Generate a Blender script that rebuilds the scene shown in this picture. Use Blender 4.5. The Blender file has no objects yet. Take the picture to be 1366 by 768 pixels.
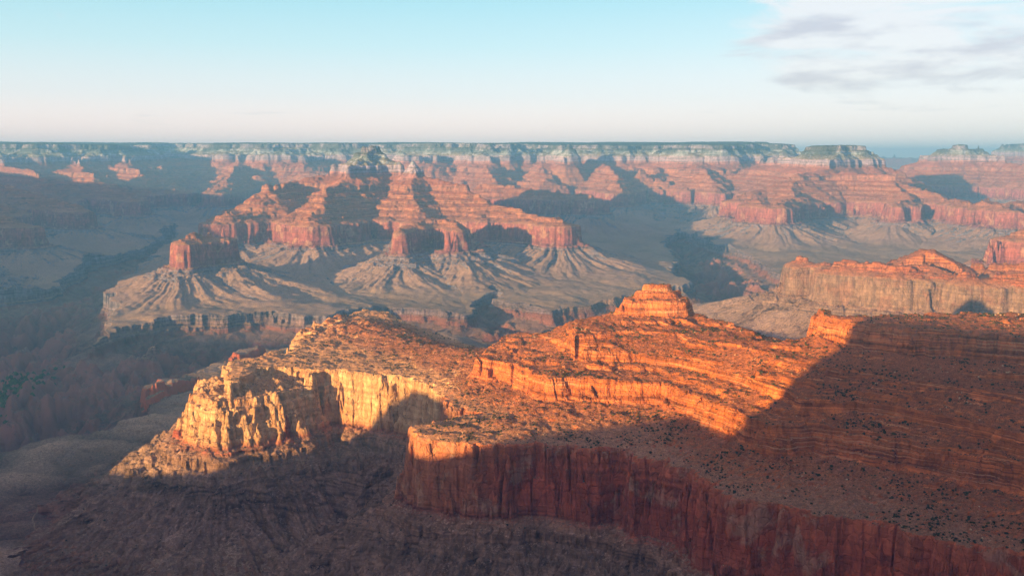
import bpy, bmesh, math, random
from mathutils import Vector
import numpy as np
from concurrent.futures import ThreadPoolExecutor

QUAL = 1.0            # mesh resolution factor
rng = np.random.default_rng(7)
random.seed(7)
F32 = np.float32

# ------------------------------------------------------------------ camera
CAMZ = 2150.0
FPX = 1312.0          # focal length in photo pixels (1366 wide)
PITCH = math.atan(174.0 / FPX)
cp, sp = math.cos(PITCH), math.sin(PITCH)

def dip(y):           # the beds rise gently to the north
    return 0.016 * np.maximum(y - 2500.0, 0.0)

def wp(px, py, s):
    """ground point of bed height s seen in direction px,py from the view point"""
    dx = (px - 683.0) / FPX; dy = (384.0 - py) / FPX
    d = (dx, cp + dy * sp, -sp + dy * cp)
    t = (s - CAMZ) / d[2]
    if t * d[1] > 2500:
        t = (s - 40.0 - CAMZ) / (d[2] - 0.016 * d[1])
    return (t * d[0], t * d[1])

def wd(px, dist):     # ground point at a bearing and a distance
    return ((px - 683.0) / FPX * dist / cp, dist)

# ------------------------------------------------------------------ noise
_P = rng.permutation(256).astype(np.int32)
_P = np.concatenate([_P, _P, _P])
_ANG = rng.random(256) * 2 * math.pi
_GX = np.cos(_ANG).astype(F32); _GY = np.sin(_ANG).astype(F32)

def perlin(x, y, seed=0):
    x = x + seed * 37.17; y = y + seed * 91.73
    xf0 = np.floor(x); yf0 = np.floor(y)
    xi = xf0.astype(np.int32) & 255; yi = yf0.astype(np.int32) & 255
    xf = (x - xf0).astype(F32); yf = (y - yf0).astype(F32)
    u = xf * xf * xf * (xf * (xf * 6 - 15) + 10)
    v = yf * yf * yf * (yf * (yf * 6 - 15) + 10)
    a = _P[xi]; b = _P[xi + 1]
    h00 = _P[a + yi]; h01 = _P[a + yi + 1]; h10 = _P[b + yi]; h11 = _P[b + yi + 1]
    n00 = _GX[h00] * xf + _GY[h00] * yf
    n10 = _GX[h10] * (xf - 1) + _GY[h10] * yf
    n01 = _GX[h01] * xf + _GY[h01] * (yf - 1)
    n11 = _GX[h11] * (xf - 1) + _GY[h11] * (yf - 1)
    nx0 = n00 + u * (n10 - n00); nx1 = n01 + u * (n11 - n01)
    return (nx0 + v * (nx1 - nx0)) * 1.5

def fbm(x, y, wl, octs=4, seed=0, gain=0.5):
    r = 0; a = 1.0; f = 1.0 / wl
    for i in range(octs):
        r = r + a * perlin(x * f, y * f, seed + i); a *= gain; f *= 2.03
    return r

def ridged(x, y, wl, octs=4, seed=0, gain=0.5):
    """0 in the creases .. 1 on the ribs (inverted ridges: sharp creases)"""
    r = 0; a = 1.0; f = 1.0 / wl; t = 0
    for i in range(octs):
        r = r + a * np.abs(perlin(x * f, y * f, seed + i)); t += a; a *= gain; f *= 2.07
    return r / t * 1.8

def smooth(a, b, x):
    t = np.clip((x - a) / (b - a), 0, 1)
    return t * t * (3 - 2 * t)

# ------------------------------------------------------------------ polygons
def sdist(x, y, poly, near=False):
    """signed distance, positive inside (and the nearest outline point)"""
    P = np.array(poly, dtype=np.float64); Q = np.roll(P, -1, axis=0)
    best = np.full(x.shape, 1e12, dtype=F32); ins = np.zeros(x.shape, dtype=bool)
    if near: bx = np.zeros_like(x); by = np.zeros_like(x)
    for (x0, y0), (x1, y1) in zip(P, Q):
        ex, ey = x1 - x0, y1 - y0; L = ex * ex + ey * ey + 1e-9
        wx = x - F32(x0); wy = y - F32(y0)
        t = np.clip((wx * ex + wy * ey) / L, 0, 1)
        qx = wx - t * ex; qy = wy - t * ey
        dq = qx * qx + qy * qy
        if near:
            m = dq < best; bx = np.where(m, x - qx, bx); by = np.where(m, y - qy, by)
        best = np.minimum(best, dq)
        c = ((y0 <= y) & (y1 > y)) | ((y1 <= y) & (y0 > y))
        if abs(ey) > 1e-9:
            xi = x0 + (y - y0) * (ex / ey)
            ins ^= c & (x < xi)
    d = np.sqrt(best)
    d = np.where(ins, d, -d)
    return (d, bx, by) if near else d

# rim of the tall red limestone cliff round the near ridge (top edge, bed 1505)
C0 = [wp(*p, 1505) for p in [(1261,726),(1190,699),(1089,687),(1030,673),(985,666),(953,653),(932,636),(912,624),
      (880,613),(850,612),(838,603),(822,599),(790,598),(720,592),(657,595),(600,590),(563,584),(546,577),(548,568),(567,563),
      (600,557),(632,553),(640,551),(618,546),(600,541),(585,524),(570,512),(530,502),(484,497),(450,493),(434,493),(412,495),(395,490),(372,488),
      (346,491),(322,503),(306,514)]]
C0 += [wd(300,3040),wd(345,3120),wd(368,3230)]
C0 += [wp(*p, 1505) for p in [(383,476),(386,464),(395,452),(415,441),(430,430),(443,427),(465,421)]]
C0 += [wd(485,4020),wd(515,3950),wd(540,3700),wd(585,3480),wd(640,3250),wd(740,3200),wd(830,3200),wd(920,3130),wd(1000,2950),
       wd(1100,2880),wd(1250,2900),wd(1500,3000),wd(1900,2900),wd(2600,2400),wd(4200,1700),wd(4200,900),wd(2500,1150),wd(1560,1420),wd(1366,1560)]
C1 = [wp(*p, 1598) for p in [(640,476),(690,484),(733,503),(763,503),(800,505),(884,509),(920,521),(950,533),(990,549),(1015,561),
      (1030,566),(1084,564),(1150,573),(1250,590),(1366,612),(1560,660)]]
C1 += [wd(2400,1250),wd(4100,1050),wd(4100,1550),wd(2400,2300),wd(1500,2750),wd(1250,2700),wd(1100,2660),wd(1000,2800),wd(930,3030),
       wd(830,3060),wd(740,3040),wd(680,3020)]
C2 = [wp(*p, 1638) for p in [(725,446),(745,456),(765,462),(777,470),(850,472),(910,480),(960,493),(1000,503),(1018,513),(1054,523),
      (1066,534),(1142,536),(1200,544),(1286,560),(1366,580),(1560,625)]]
C2 += [wd(2350,1330),wd(4000,1150),wd(4000,1480),wd(2350,2200),wd(1500,2650),wd(1250,2600),wd(1100,2550),wd(1020,2610),wd(960,2820),wd(915,2960),wd(800,2960),wd(750,2900)]
C3 = [wp(*p, 1682) for p in [(765,447),(790,443),(830,441),(857,441),(904,444),(950,456),(984,459),(1034,473),(1074,483),(1094,491),(1161,498),(1247,513),(1366,527),(1560,565)]]
C3 += [wd(2300,1400),wd(3900,1200),wd(3900,1440),wd(2300,2100),wd(1500,2580),wd(1250,2520),wd(1100,2480),wd(1030,2520),wd(950,2740),wd(900,2880),wd(815,2880),wd(770,2800)]
BUT = [wd(834,2775),wd(840,2755),wd(862,2745),wd(885,2733),wd(912,2745),wd(919,2780),wd(905,2830),wd(850,2835),wd(837,2810)]
BUT2 = [wd(848,2782),wd(862,2768),wd(880,2768),wd(899,2774),wd(906,2798),wd(890,2815),wd(857,2815)]
CAP = [wd(858,2784),wd(866,2778),wd(890,2776),wd(895,2788),wd(892,2800),wd(862,2802)]
PINN = [wd(824,2775), wd(829,2762), wd(833,2775)]
CREST = [(wd(700,2960),1592),(wd(735,2860),1634),(wd(785,2800),1678),(wd(824,2790),1703),(wd(870,2790),1712),(wd(922,2770),1706),(wd(962,2680),1698),(wd(1000,2570),1690),(wd(1042,2470),1682),(wd(1070,2420),1694),(wd(1100,2390),1716)]
C5 = [wp(*p, 1700) for p in [(1096,443),(1113,455),(1161,468),(1218,473),(1285,477),(1366,484),(1560,515)]]
C5 += [wd(2250,1480),wd(3800,1260),wd(3800,1400),wd(2250,2000),wd(1500,2480),wd(1250,2430),wd(1160,2400),wd(1110,2390)]
CL = [wp(*p, 1345) for p in [(231,583),(245,592),(262,597),(297,602),(330,595),(387,586),(420,574),(440,564)]] + [wd(455,3010),wd(420,3120),wd(380,3200),wd(300,3100),wd(240,2960)]
TIP = wp(245, 556, 1450)
CRAG = wp(430, 440, 1505)
RUBBLE = [wp(500,440,1525), wp(560,461,1522), wp(618,480,1525)]

LEDGE = np.array([(0,0),(.12,.16),(.2,.2),(.32,.45),(.42,.5),(.52,.78),(.66,.84),(.76,1.0),(1,1.0)])
STEEP = np.array([(0,0),(.14,.20),(.27,.24),(.38,.50),(.50,.54),(.58,.70),(.66,.72),(.80,.95),(.9,.97),(1,1.0)])
OUT = np.array([(-1,0),(0,1345),(16,1336),(42,1324),(48,1302),(64,1296),(70,1288),(200,1205),(330,1140),(520,1075),(800,1030),(1400,1000),(6000,900)])

def seg_d(x, y, a, b):
    ex, ey = b[0]-a[0], b[1]-a[1]; L = ex*ex+ey*ey
    t = np.clip(((x-a[0])*ex + (y-a[1])*ey)/L, 0, 1)
    return np.hypot(x-a[0]-t*ex, y-a[1]-t*ey), t

def near_field(x, y):
    """bed height of the near ridge; returns s, distance outside the rim"""
    n1 = ridged(x, y, 95, 2, 3) - .5
    n2 = ridged(x, y, 34, 2, 11) - .5
    n3 = perlin(x/11, y/11, 21) + .6*perlin(x/5.3, y/5.3, 22)
    cr = np.exp(-(perlin(x/52, y/52, 41)/.055)**2)*11 + np.exp(-(perlin(x/23, y/23, 43)/.07)**2)*4.5
    def blk(wl, sd_, k):
        p = perlin(x/wl, y/wl, sd_)*k; f = np.floor(p)
        return (f + smooth(.40, .60, p-f))/k
    bl = blk(30, 251, 3.0)*11 + blk(13, 252, 2.5)*5
    nz = n1*24 + n2*8 + n3*1.2 + bl - cr*(1 - smooth(.2, .5, perlin(x/160, y/160, 45)))
    dt = np.hypot(x-TIP[0], y-TIP[1])
    tipf = np.exp(-(dt/190.0)**2)
    dc = np.hypot(x-CRAG[0], y-CRAG[1]); cragf = np.exp(-(dc/300.0)**2)
    sd0, bx, by = sdist(x, y, C0, True)
    sdl, lx, ly = sdist(x, y, CL, True)
    cl_ = sdl + 40 > sd0; bx = np.where(cl_, lx, bx); by = np.where(cl_, ly, by)
    s0 = sd0 + nz*(1+.4*cragf) - 4
    w0 = 34 + 25*cragf
    s = np.full(x.shape, 0.0, dtype=F32)
    o = np.minimum(-(s0 + w0), -(sdl + n1*26 + n2*15))
    # ribs running down the talus
    k = 30.0/np.maximum(np.abs(sd0), 30.0)
    ddx = x - bx; ddy = y - by; dl = np.hypot(ddx, ddy) + 1e-3; kr = np.minimum(110.0/dl, 1.0)
    qx = bx + ddx*kr + .07*x + n3*1.2; qy = by + ddy*kr + .07*y
    rib = ridged(qx, qy, 120, 2, 31)*.5 + ridged(qx, qy, 38, 3, 35)*.5
    out = np.interp(o, OUT[1:,0], OUT[1:,1]) - (rib-.42)*np.clip((o-20)/90,0,1)*58*np.exp(-np.clip(o-500,0,None)/500) + ridged(x, y, 14, 2, 39)*3
    c = np.clip((s0 + w0)/w0, 0, 1)
    wv = perlin(x/75, y/75, 255)*.10 + perlin(x/25, y/25, 256)*.05; c = np.clip(c + wv*np.sin(c*math.pi)*1.6, 0, 1)
    prof = np.where(tipf > .25, np.interp(c, LEDGE[:,0], LEDGE[:,1]), np.interp(c, STEEP[:,0], STEEP[:,1]))
    s = np.where(o > 0, out, 1345 + 160*prof)
    sl = sdl + n1*26 + n2*15 + n3*3 - cr*.9
    low = 1345 + 122*np.interp(np.clip(sl/78, 0, 1), LEDGE[:,0], LEDGE[:,1]) + np.clip(sl-78, 0, 260)*.17 + np.clip(sl-60,0,20)/20*(n2*16+n1*8)
    s = np.where((sl > 0) & (low > s), low, s)
    sd1 = sdist(x, y, C1); q1 = sd1 + n1*13 + n2*7 + n3*1.2 + bl*.7 - cr*.6; w1 = 26.0 + 26*smooth(420, 620, x)
    sd2 = sdist(x, y, C2); q2 = sd2 + n1*9 + n2*5 + n3*1.2 + bl*.5 - cr*.3; w2 = 9.0
    sd3 = sdist(x, y, C3); q3 = sd3 + n1*12 + n2*8 + n3*1.6; w3 = 4.0
    sdb = sdist(x, y, BUT); qb = sdb + n2*6 + n3*1.4 + bl*.45 - cr*.25; wb = 17.0
    sd5 = sdist(x, y, C5); q5 = sd5 + n1*14+n2*8 + n3*1.4 + bl*.7 - cr*.5; w5 = 26.0
    def between(a, b, lo, hi, e=1.0):
        t = np.clip(a/(a + np.maximum(b, 0) + 1e-3), 0, 1)
        return lo + (hi-lo)*t**e
    inn = between(np.maximum(s0,0), -(q1+w1), 1505, 1545, 1.5)
    # soil mound along the saddle to the yellow promontory
    for a, b in zip(RUBBLE[:-1], RUBBLE[1:]):
        d, t = seg_d(x, y, a, b)
    m = np.minimum(seg_d(x, y, RUBBLE[0], RUBBLE[1])[0], seg_d(x, y, RUBBLE[1], RUBBLE[2])[0])
    inn = inn + 22*np.exp(-(m/110.0)**2)*np.clip(s0/60, 0, 1)
    inn = inn + cragf*np.clip(s0/15,0,1)*(18+ 16*n1+10*n2) + tipf*np.clip(s0/10,0,1)*6*n2
    s = np.where(s0 > 0, inn, s)
    c1 = np.interp(np.clip((q1+w1)/w1, 0, 1), LEDGE[:,0], LEDGE[:,1])
    s = np.where(q1 > -w1, 1545 + 53*c1, s)
    s = np.where(q1 > 0, between(np.maximum(q1,0), -(q2+w2), 1598, 1616, 1.3), s)
    s = np.where(q2 > -w2, 1616 + 22*np.clip((q2+w2)/w2, 0, 1), s)
    s = np.where(q2 > 0, between(np.maximum(q2,0), -(q3+w3), 1638, 1676), s)
    s = np.where(q3 > -w3, 1676 + 6*np.clip((q3+w3)/w3, 0, 1), s)
    dn = np.minimum(-(qb+wb), -(q5+w5))
    s = np.where(q3 > 0, between(np.maximum(q3,0), dn, 1682, 1706, 1.5), s)
    for (a, sa), (b, sb) in zip(CREST[:-1], CREST[1:]):
        d, t = seg_d(x, y, a, b)
        tent = sa + (sb-sa)*t - np.hypot(d, 12)*.42 + 5 + n1*6 + n2*4
        s = np.where((s0 > 8) & (tent > s) & (tent > 1560), tent, s)
    cb = np.interp(np.clip((qb+wb)/wb, 0, 1), LEDGE[:,0], LEDGE[:,1])
    s = np.where(qb > -wb, 1704 + 42*cb + np.clip(qb,0,40)*.35, s)
    q6 = sdist(x, y, BUT2) + n2*5 + n3*1.5
    s = np.where(q6 > -7, np.maximum(s, 1752 + 17*np.clip((q6+7)/7, 0, 1) + np.clip(q6,0,20)*.15), s)
    qc = sdist(x, y, CAP) + n3*1.2
    s = np.where(qc > -4, np.maximum(s, 1770 + 15*np.clip((qc+4)/5, 0, 1)), s)
    for (ax, ay), hh in zip(PINN, (1722, 1730, 1742)):
        s = np.maximum(s, hh - np.maximum(np.hypot(x-ax, y-ay)-3.5, 0)*3.2)
    c5 = np.interp(np.clip((q5+w5)/w5, 0, 1), LEDGE[:,0], LEDGE[:,1])
    s = np.where(q5 > -w5, 1700 + 58*c5 + np.clip(q5,0,160)*.10, s)
    inside = np.clip(s0/40, 0, 1)*(1-smooth(-2, 0, qb))
    s = s + inside*((ridged(x, y, 85, 3, 47)-.45)*9)
    return s, o, s0, rib, qb > -wb

# ------------------------------------------------------------------ far field
TU = np.array([(-3000,1090),(-600,1120),(0,1148),(300,1165),(480,1192),(700,1245),(860,1300),(930,1326),(938,1345),(980,1352),(990,1380),(1006,1500),(1040,1512),(1125,1535),(1132,1556),(1220,1585),(1227,1606),(1315,1635),(1322,1658),(1410,1685),(1417,1708),(1500,1735),(1512,1785),(1550,1798),
     (1700,1865),(1707,1895),(1720,1958),(1750,1972),(1850,2035),(1861,2062),(1915,2085),(1927,2138),(2010,2150),(9000,2172)], dtype=float)
def uinv(s): return float(np.interp(min(s, 2146), TU[:,1], TU[:,0])) + max(0, s-2146)*2

def sp_(*pts):
    return [(wd(p[0], p[1]), uinv(p[2])) for p in pts]
SPINES = {
 'temple': [sp_((492,9850,2080),(506,9800,2080)), sp_((500,9800,2000),(526,9650,1870),(553,9500,1890)), sp_((553,9500,1890),(566,9400,1830),(600,9200,1800),(640,8900,1640),(700,8500,1560),(745,8150,1535)),
       sp_((500,9800,2075),(470,9300,1900),(455,9000,1800),(430,8600,1700),(415,8100,1540)),
       sp_((500,9800,2000),(460,9900,1900),(400,9700,1800)), sp_((400,9700,1780),(356,9000,1740),(345,8700,1560),(300,8300,1530)),
       sp_((553,9500,1900),(548,9000,1780),(560,8600,1600))],
 'domed_butte': [sp_((258,6700,1516),(282,6850,1534),(308,6880,1518))],
 'horned_butte': [sp_((538,7450,1500),(555,7900,1520),(590,7950,1532),(620,7600,1505))],
 'long_spur': [sp_((640,12300,1640),(700,12000,1620),(790,11600,1530))],
 'mesa': [sp_((1086,13000,2160),(1132,13000,2160),(1172,12800,1950)), sp_((1110,13000,2150),(1100,12000,1820),(1060,11700,1800),(1010,11500,1620),(978,11300,1530)),
       sp_((1078,13000,1990),(1050,13400,1950),(1000,14200,1850)),
       sp_((1060,11700,1790),(1048,10900,1560),(1030,10300,1530)), sp_((1000,11300,1530),(1008,10500,1525)),
       sp_((1100,12000,1820),(1180,11600,1790),(1205,10900,1560),(1195,10500,1530)),
       sp_((1180,11600,1790),(1260,10900,1560),(1300,10100,1535),(1340,9700,1530)), sp_((1300,10100,1535),(1420,10400,1600))],
 'knob_butte': [sp_((1266,16000,2110),(1274,16000,2110)), sp_((1240,16000,2030),(1270,16000,2056),(1298,16000,2030)), sp_((1218,16300,1958),(1270,16000,1985),(1312,15700,1958)), sp_((1262,16000,1950),(1200,16500,1800)), sp_((1312,15700,1950),(1400,14500,1800))],
 'cone_mesa': [sp_((1075,5480,1524),(1150,5350,1528),(1240,5150,1530),(1340,5050,1528),(1500,5000,1540),(1800,5000,1700)), sp_((1110,5290,1524),(1180,5020,1522),(1245,4900,1524),(1366,4700,1524),(1550,4600,1540))],
 'edge_butte': [sp_((1350,6900,1545),(1480,7000,1600))],
 'left_spur': [sp_((-60,15000,2100),(60,12800,1800),(85,10900,1560),(100,9900,1530)), sp_((-120,12000,1800),(0,10200,1560),(22,9200,1530)),
       sp_((140,16000,1980),(190,14300,1780),(212,12800,1540)), sp_((-200,8900,1850),(-60,8500,1600),(30,8000,1535)), sp_((-40,11400,1820),(55,10500,1620),(108,9700,1535)), sp_((110,13200,1900),(150,12300,1640),(185,11400,1535)), sp_((200,15500,1800),(232,14200,1600),(246,13200,1535)), sp_((-260,9500,2100),(-120,9300,1560))],
 'rim_spur': [sp_((330,16500,1960),(315,14800,1700),(296,13000,1530)), sp_((420,16500,1960),(405,15500,1940)), sp_((640,16000,1960),(655,14500,1790),(662,13600,1530)),
       sp_((800,15500,1960),(812,14300,1800),(832,13000,1530)), sp_((930,15000,1960),(938,14000,1790),(955,13300,1540)), sp_((560,16500,1960),(585,15500,1935))],
 'distant_rim': [sp_((1325,22000,2120),(1500,21000,2130)), sp_((1120,36000,1990),(1230,36000,1985))],
}
RIM = [wd(*p) for p in [(-900,14000),(-300,14500),(0,15200),(90,14900),(150,15600),(185,18500),(235,20500),(262,20000),(300,17200),(360,16800),(440,16300),(520,17000),
       (600,16200),(660,15900),(700,16700),(790,15600),(860,15900),(940,15000),(975,15300),(992,17500),(998,26000)]] + [(9000,42000),(-26000,42000),(-26000,14000)]
WEST_CASTER = [(-5100,6100),(-5700,7300),(-7300,9400),(-9300,12000),(-14000,13500),(-15000,3800),(-9000,4300),(-6200,4600)]  # mesa mostly out of view, added to shade the left spurs
# south rim: the plateau the photographer stands on, and unseen western headlands added to cast shade
SOUTH = [(-16000,7500),(-10800,6600),(-9300,5200),(-7900,3500),(-7900,2700),(-9000,1700),(-8137,215),(-6987,-897),(-7300,-2200),(-8500,-3200),(-6500,-4600),(-4300,-3560),(-2500,-1750),(-1060,-210),(-960,-180),(-881,-212),(-600,-330),(-300,-250),(-60,-40),(-8,3),(8,3),(60,-50),(500,-400),(1300,-500),(2200,300),(3200,700),(4500,300),(7000,900),(9500,0),
         (14000,200),(14000,-9000),(-14000,-9000)]
GORGE = [wp(*p, 1130) for p in [(-420,640),(-200,608),(0,590),(60,583),(130,572),(165,564),(183,548),(184,524),(205,508),(255,497),(296,482),(316,470),(345,466)]] + \
        [wd(*p) for p in [(430,4950),(520,5050),(600,5450),(680,5300),(760,5200),(830,5400),(900,5900),(935,6350),(1000,6500),(1045,6500),(1120,7200),(1060,7600)]] + \
        [wp(*p, 1130) for p in [(1040,364),(1018,350),(985,338),(950,330),(925,318),(905,312),(893,318),(880,326),(905,345),(890,362),(915,376),(924,388),(905,384),(880,392),(840,396),(795,404),(740,410),(682,406),(668,398),(655,392),(640,402),
         (628,417),(560,413),(500,411),(440,425),(400,430),(353,424),(283,431),(202,436),(160,440),(134,455),(150,428),(149,402),(160,384),(178,368),(215,345),(235,318),(225,312),(190,338),(127,352),(100,368),(62,394),(0,402),(-250,400),(-500,430)]]

# unseen spur added west of the viewpoint: crest stepped to throw the wanted evening shadow
SA = math.radians(-136.0); SHX, SHY = math.sin(SA), math.cos(SA)
TANEL = math.tan(math.radians(7.0))
CASTER_T = 800.0
SHADOW_PROF = [(500,2052),(1024,2052),(1045,1835),(1080,1783),(1150,1766),(1240,1780),(1300,1774),(1355,1755),(1413,1736),(1500,1712),(1528,1698),(1610,1645),(1735,1638),(1840,1690),(1940,1712),(2109,1702),(2200,1690),(2240,1620),(2270,1535),(2330,1490),(2370,1465),(2450,1450),(2600,1410),(2900,1350),(3200,1345),(3350,1395),(3600,1410),(5200,1410),(5600,1300)]
def spur(x, y):
    l = x*SHY - y*SHX; t = x*SHX + y*SHY
    crest = np.interp(l, [p[0] for p in SHADOW_PROF], [p[1] for p in SHADOW_PROF]) + CASTER_T*TANEL
    d = np.abs(t - CASTER_T)
    s = crest - np.where(d < 30, 0, (d-30)*.95) + ridged(x, y, 130, 3, 171)*np.clip((d-30)*.4, 0, 40)
    return np.where((l > 560) & (l < 6200), s, -1e4)

def far_field(x, y):
    wx = x + fbm(x, y, 900, 3, 51)*75; wy = y + fbm(x, y, 900, 3, 61)*75
    best = np.full(x.shape, -3000.0, dtype=F32); nx = np.zeros_like(x); ny = np.zeros_like(x); rid = np.zeros(x.shape, dtype=np.int8)
    for k, (name, sps) in enumerate(SPINES.items()):
        for s_ in sps:
            for ((ax, ay), ua), ((bx, by), ub) in zip(s_[:-1], s_[1:]):
                ex, ey = bx-ax, by-ay; L = ex*ex+ey*ey
                t = np.clip(((wx-ax)*ex + (wy-ay)*ey)/L, 0, 1)
                px = ax + t*ex; py = ay + t*ey
                v = ua + (ub-ua)*t - np.hypot(wx-px, wy-py)
                m = v > best
                best = np.where(m, v, best); nx = np.where(m, px, nx); ny = np.where(m, py, ny); rid = np.where(m, np.int8(k+1), rid)
    big = ridged(x, y, 1500, 3, 77) - .42
    sdn = sdist(wx, wy, RIM)
    v = 1960 + np.where(sdn > 0, sdn*.6, sdn*.62) + big*900*np.clip((-sdn+300)/1500, 0, 1)
    v = np.where(y > 8000, v, -3000)
    m = v > best; best = np.where(m, v, best); rid = np.where(m, np.int8(20), rid)
    sdw = sdist(wx, wy, WEST_CASTER)
    v = 1960 + np.where(sdw > 0, sdw*.6, sdw*.9) + big*500*np.clip((-sdw+200)/1500, 0, 1)
    m = v > best; best = np.where(m, v, best); rid = np.where(m, np.int8(22), rid)
    sds = sdist(wx, wy, SOUTH); sdsr = sdist(x, y, SOUTH)
    nearcam = np.exp(-((x*x+y*y)/600.0**2))
    sdc = sds*(1-nearcam) + sdsr*nearcam
    v = 1928 + np.where(sdc > 0, np.minimum(sdc*8, 78 + sdc), sdc*.95) + big*160*np.clip(-sdc/900, 0, 1)*(1-nearcam)
    v = np.where(y < 8200, v, -3000)
    m = v > best; best = np.where(m, v, best); rid = np.where(m, np.int8(21), rid)
    dx = wx - nx; dy = wy - ny; d = np.hypot(dx, dy) + 1e-3
    R0 = 260.0
    r = np.where(rid < 20, np.minimum(R0/d, 1.0), 1.0)
    fx = nx + dx*r; fy = ny + dy*r
    fx = np.where(rid < 20, fx, x); fy = np.where(rid < 20, fy, y)
    fl = ridged(fx + .08*x, fy + .08*y, 230, 2, 81) - .42
    flf = ridged(fx + .05*x, fy + .05*y, 62, 3, 83) - .42
    fl2 = ridged(x, y, 420, 4, 91) - .42
    fine = ridged(x, y, 90, 2, 95) - .45
    amp = 1 - .85*nearcam
    rimf = np.where(rid == 20, 1.6, np.where(rid == 21, .35, 1.0))
    hi_ = 1 - .55*smooth(1040, 1300, best)
    lo_ = 1 - .5*(1-smooth(850, 1000, best))
    vr = .55 + .9*smooth(-.3, .4, perlin(x/1700, y/1700, 261))
    u = best + 24*amp + (fl*55*vr + flf*14 + fl2*150*rimf*hi_*lo_ + fine*16)*amp + perlin(x/28, y/28, 99)*9
    s = np.interp(u, TU[:,0], TU[:,1])
    s = s - 120*np.exp(-((x+250)/800.0)**2 - ((y-1850)/650.0)**2)*(1-smooth(0, 500, u))
    # ribs and gullies on the aprons
    tal = smooth(120, 500, u)*(1-smooth(930, 990, u))
    s = s + tal*(fl*34*vr + flf*22 + fine*3)
    px_, py_ = wd(553, 9500); dpk = np.hypot(x-px_, y-py_)*(1 + .25*perlin(x/70, y/70, 271))
    s = np.maximum(s, np.where(dpk < 260, 2016 - dpk*1.25 - ridged(x, y, 80, 2, 272)*14, -9e3))
    sp2 = spur(x, y); s = np.where(sp2 > s, sp2, s)
    return s, u, rid

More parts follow.
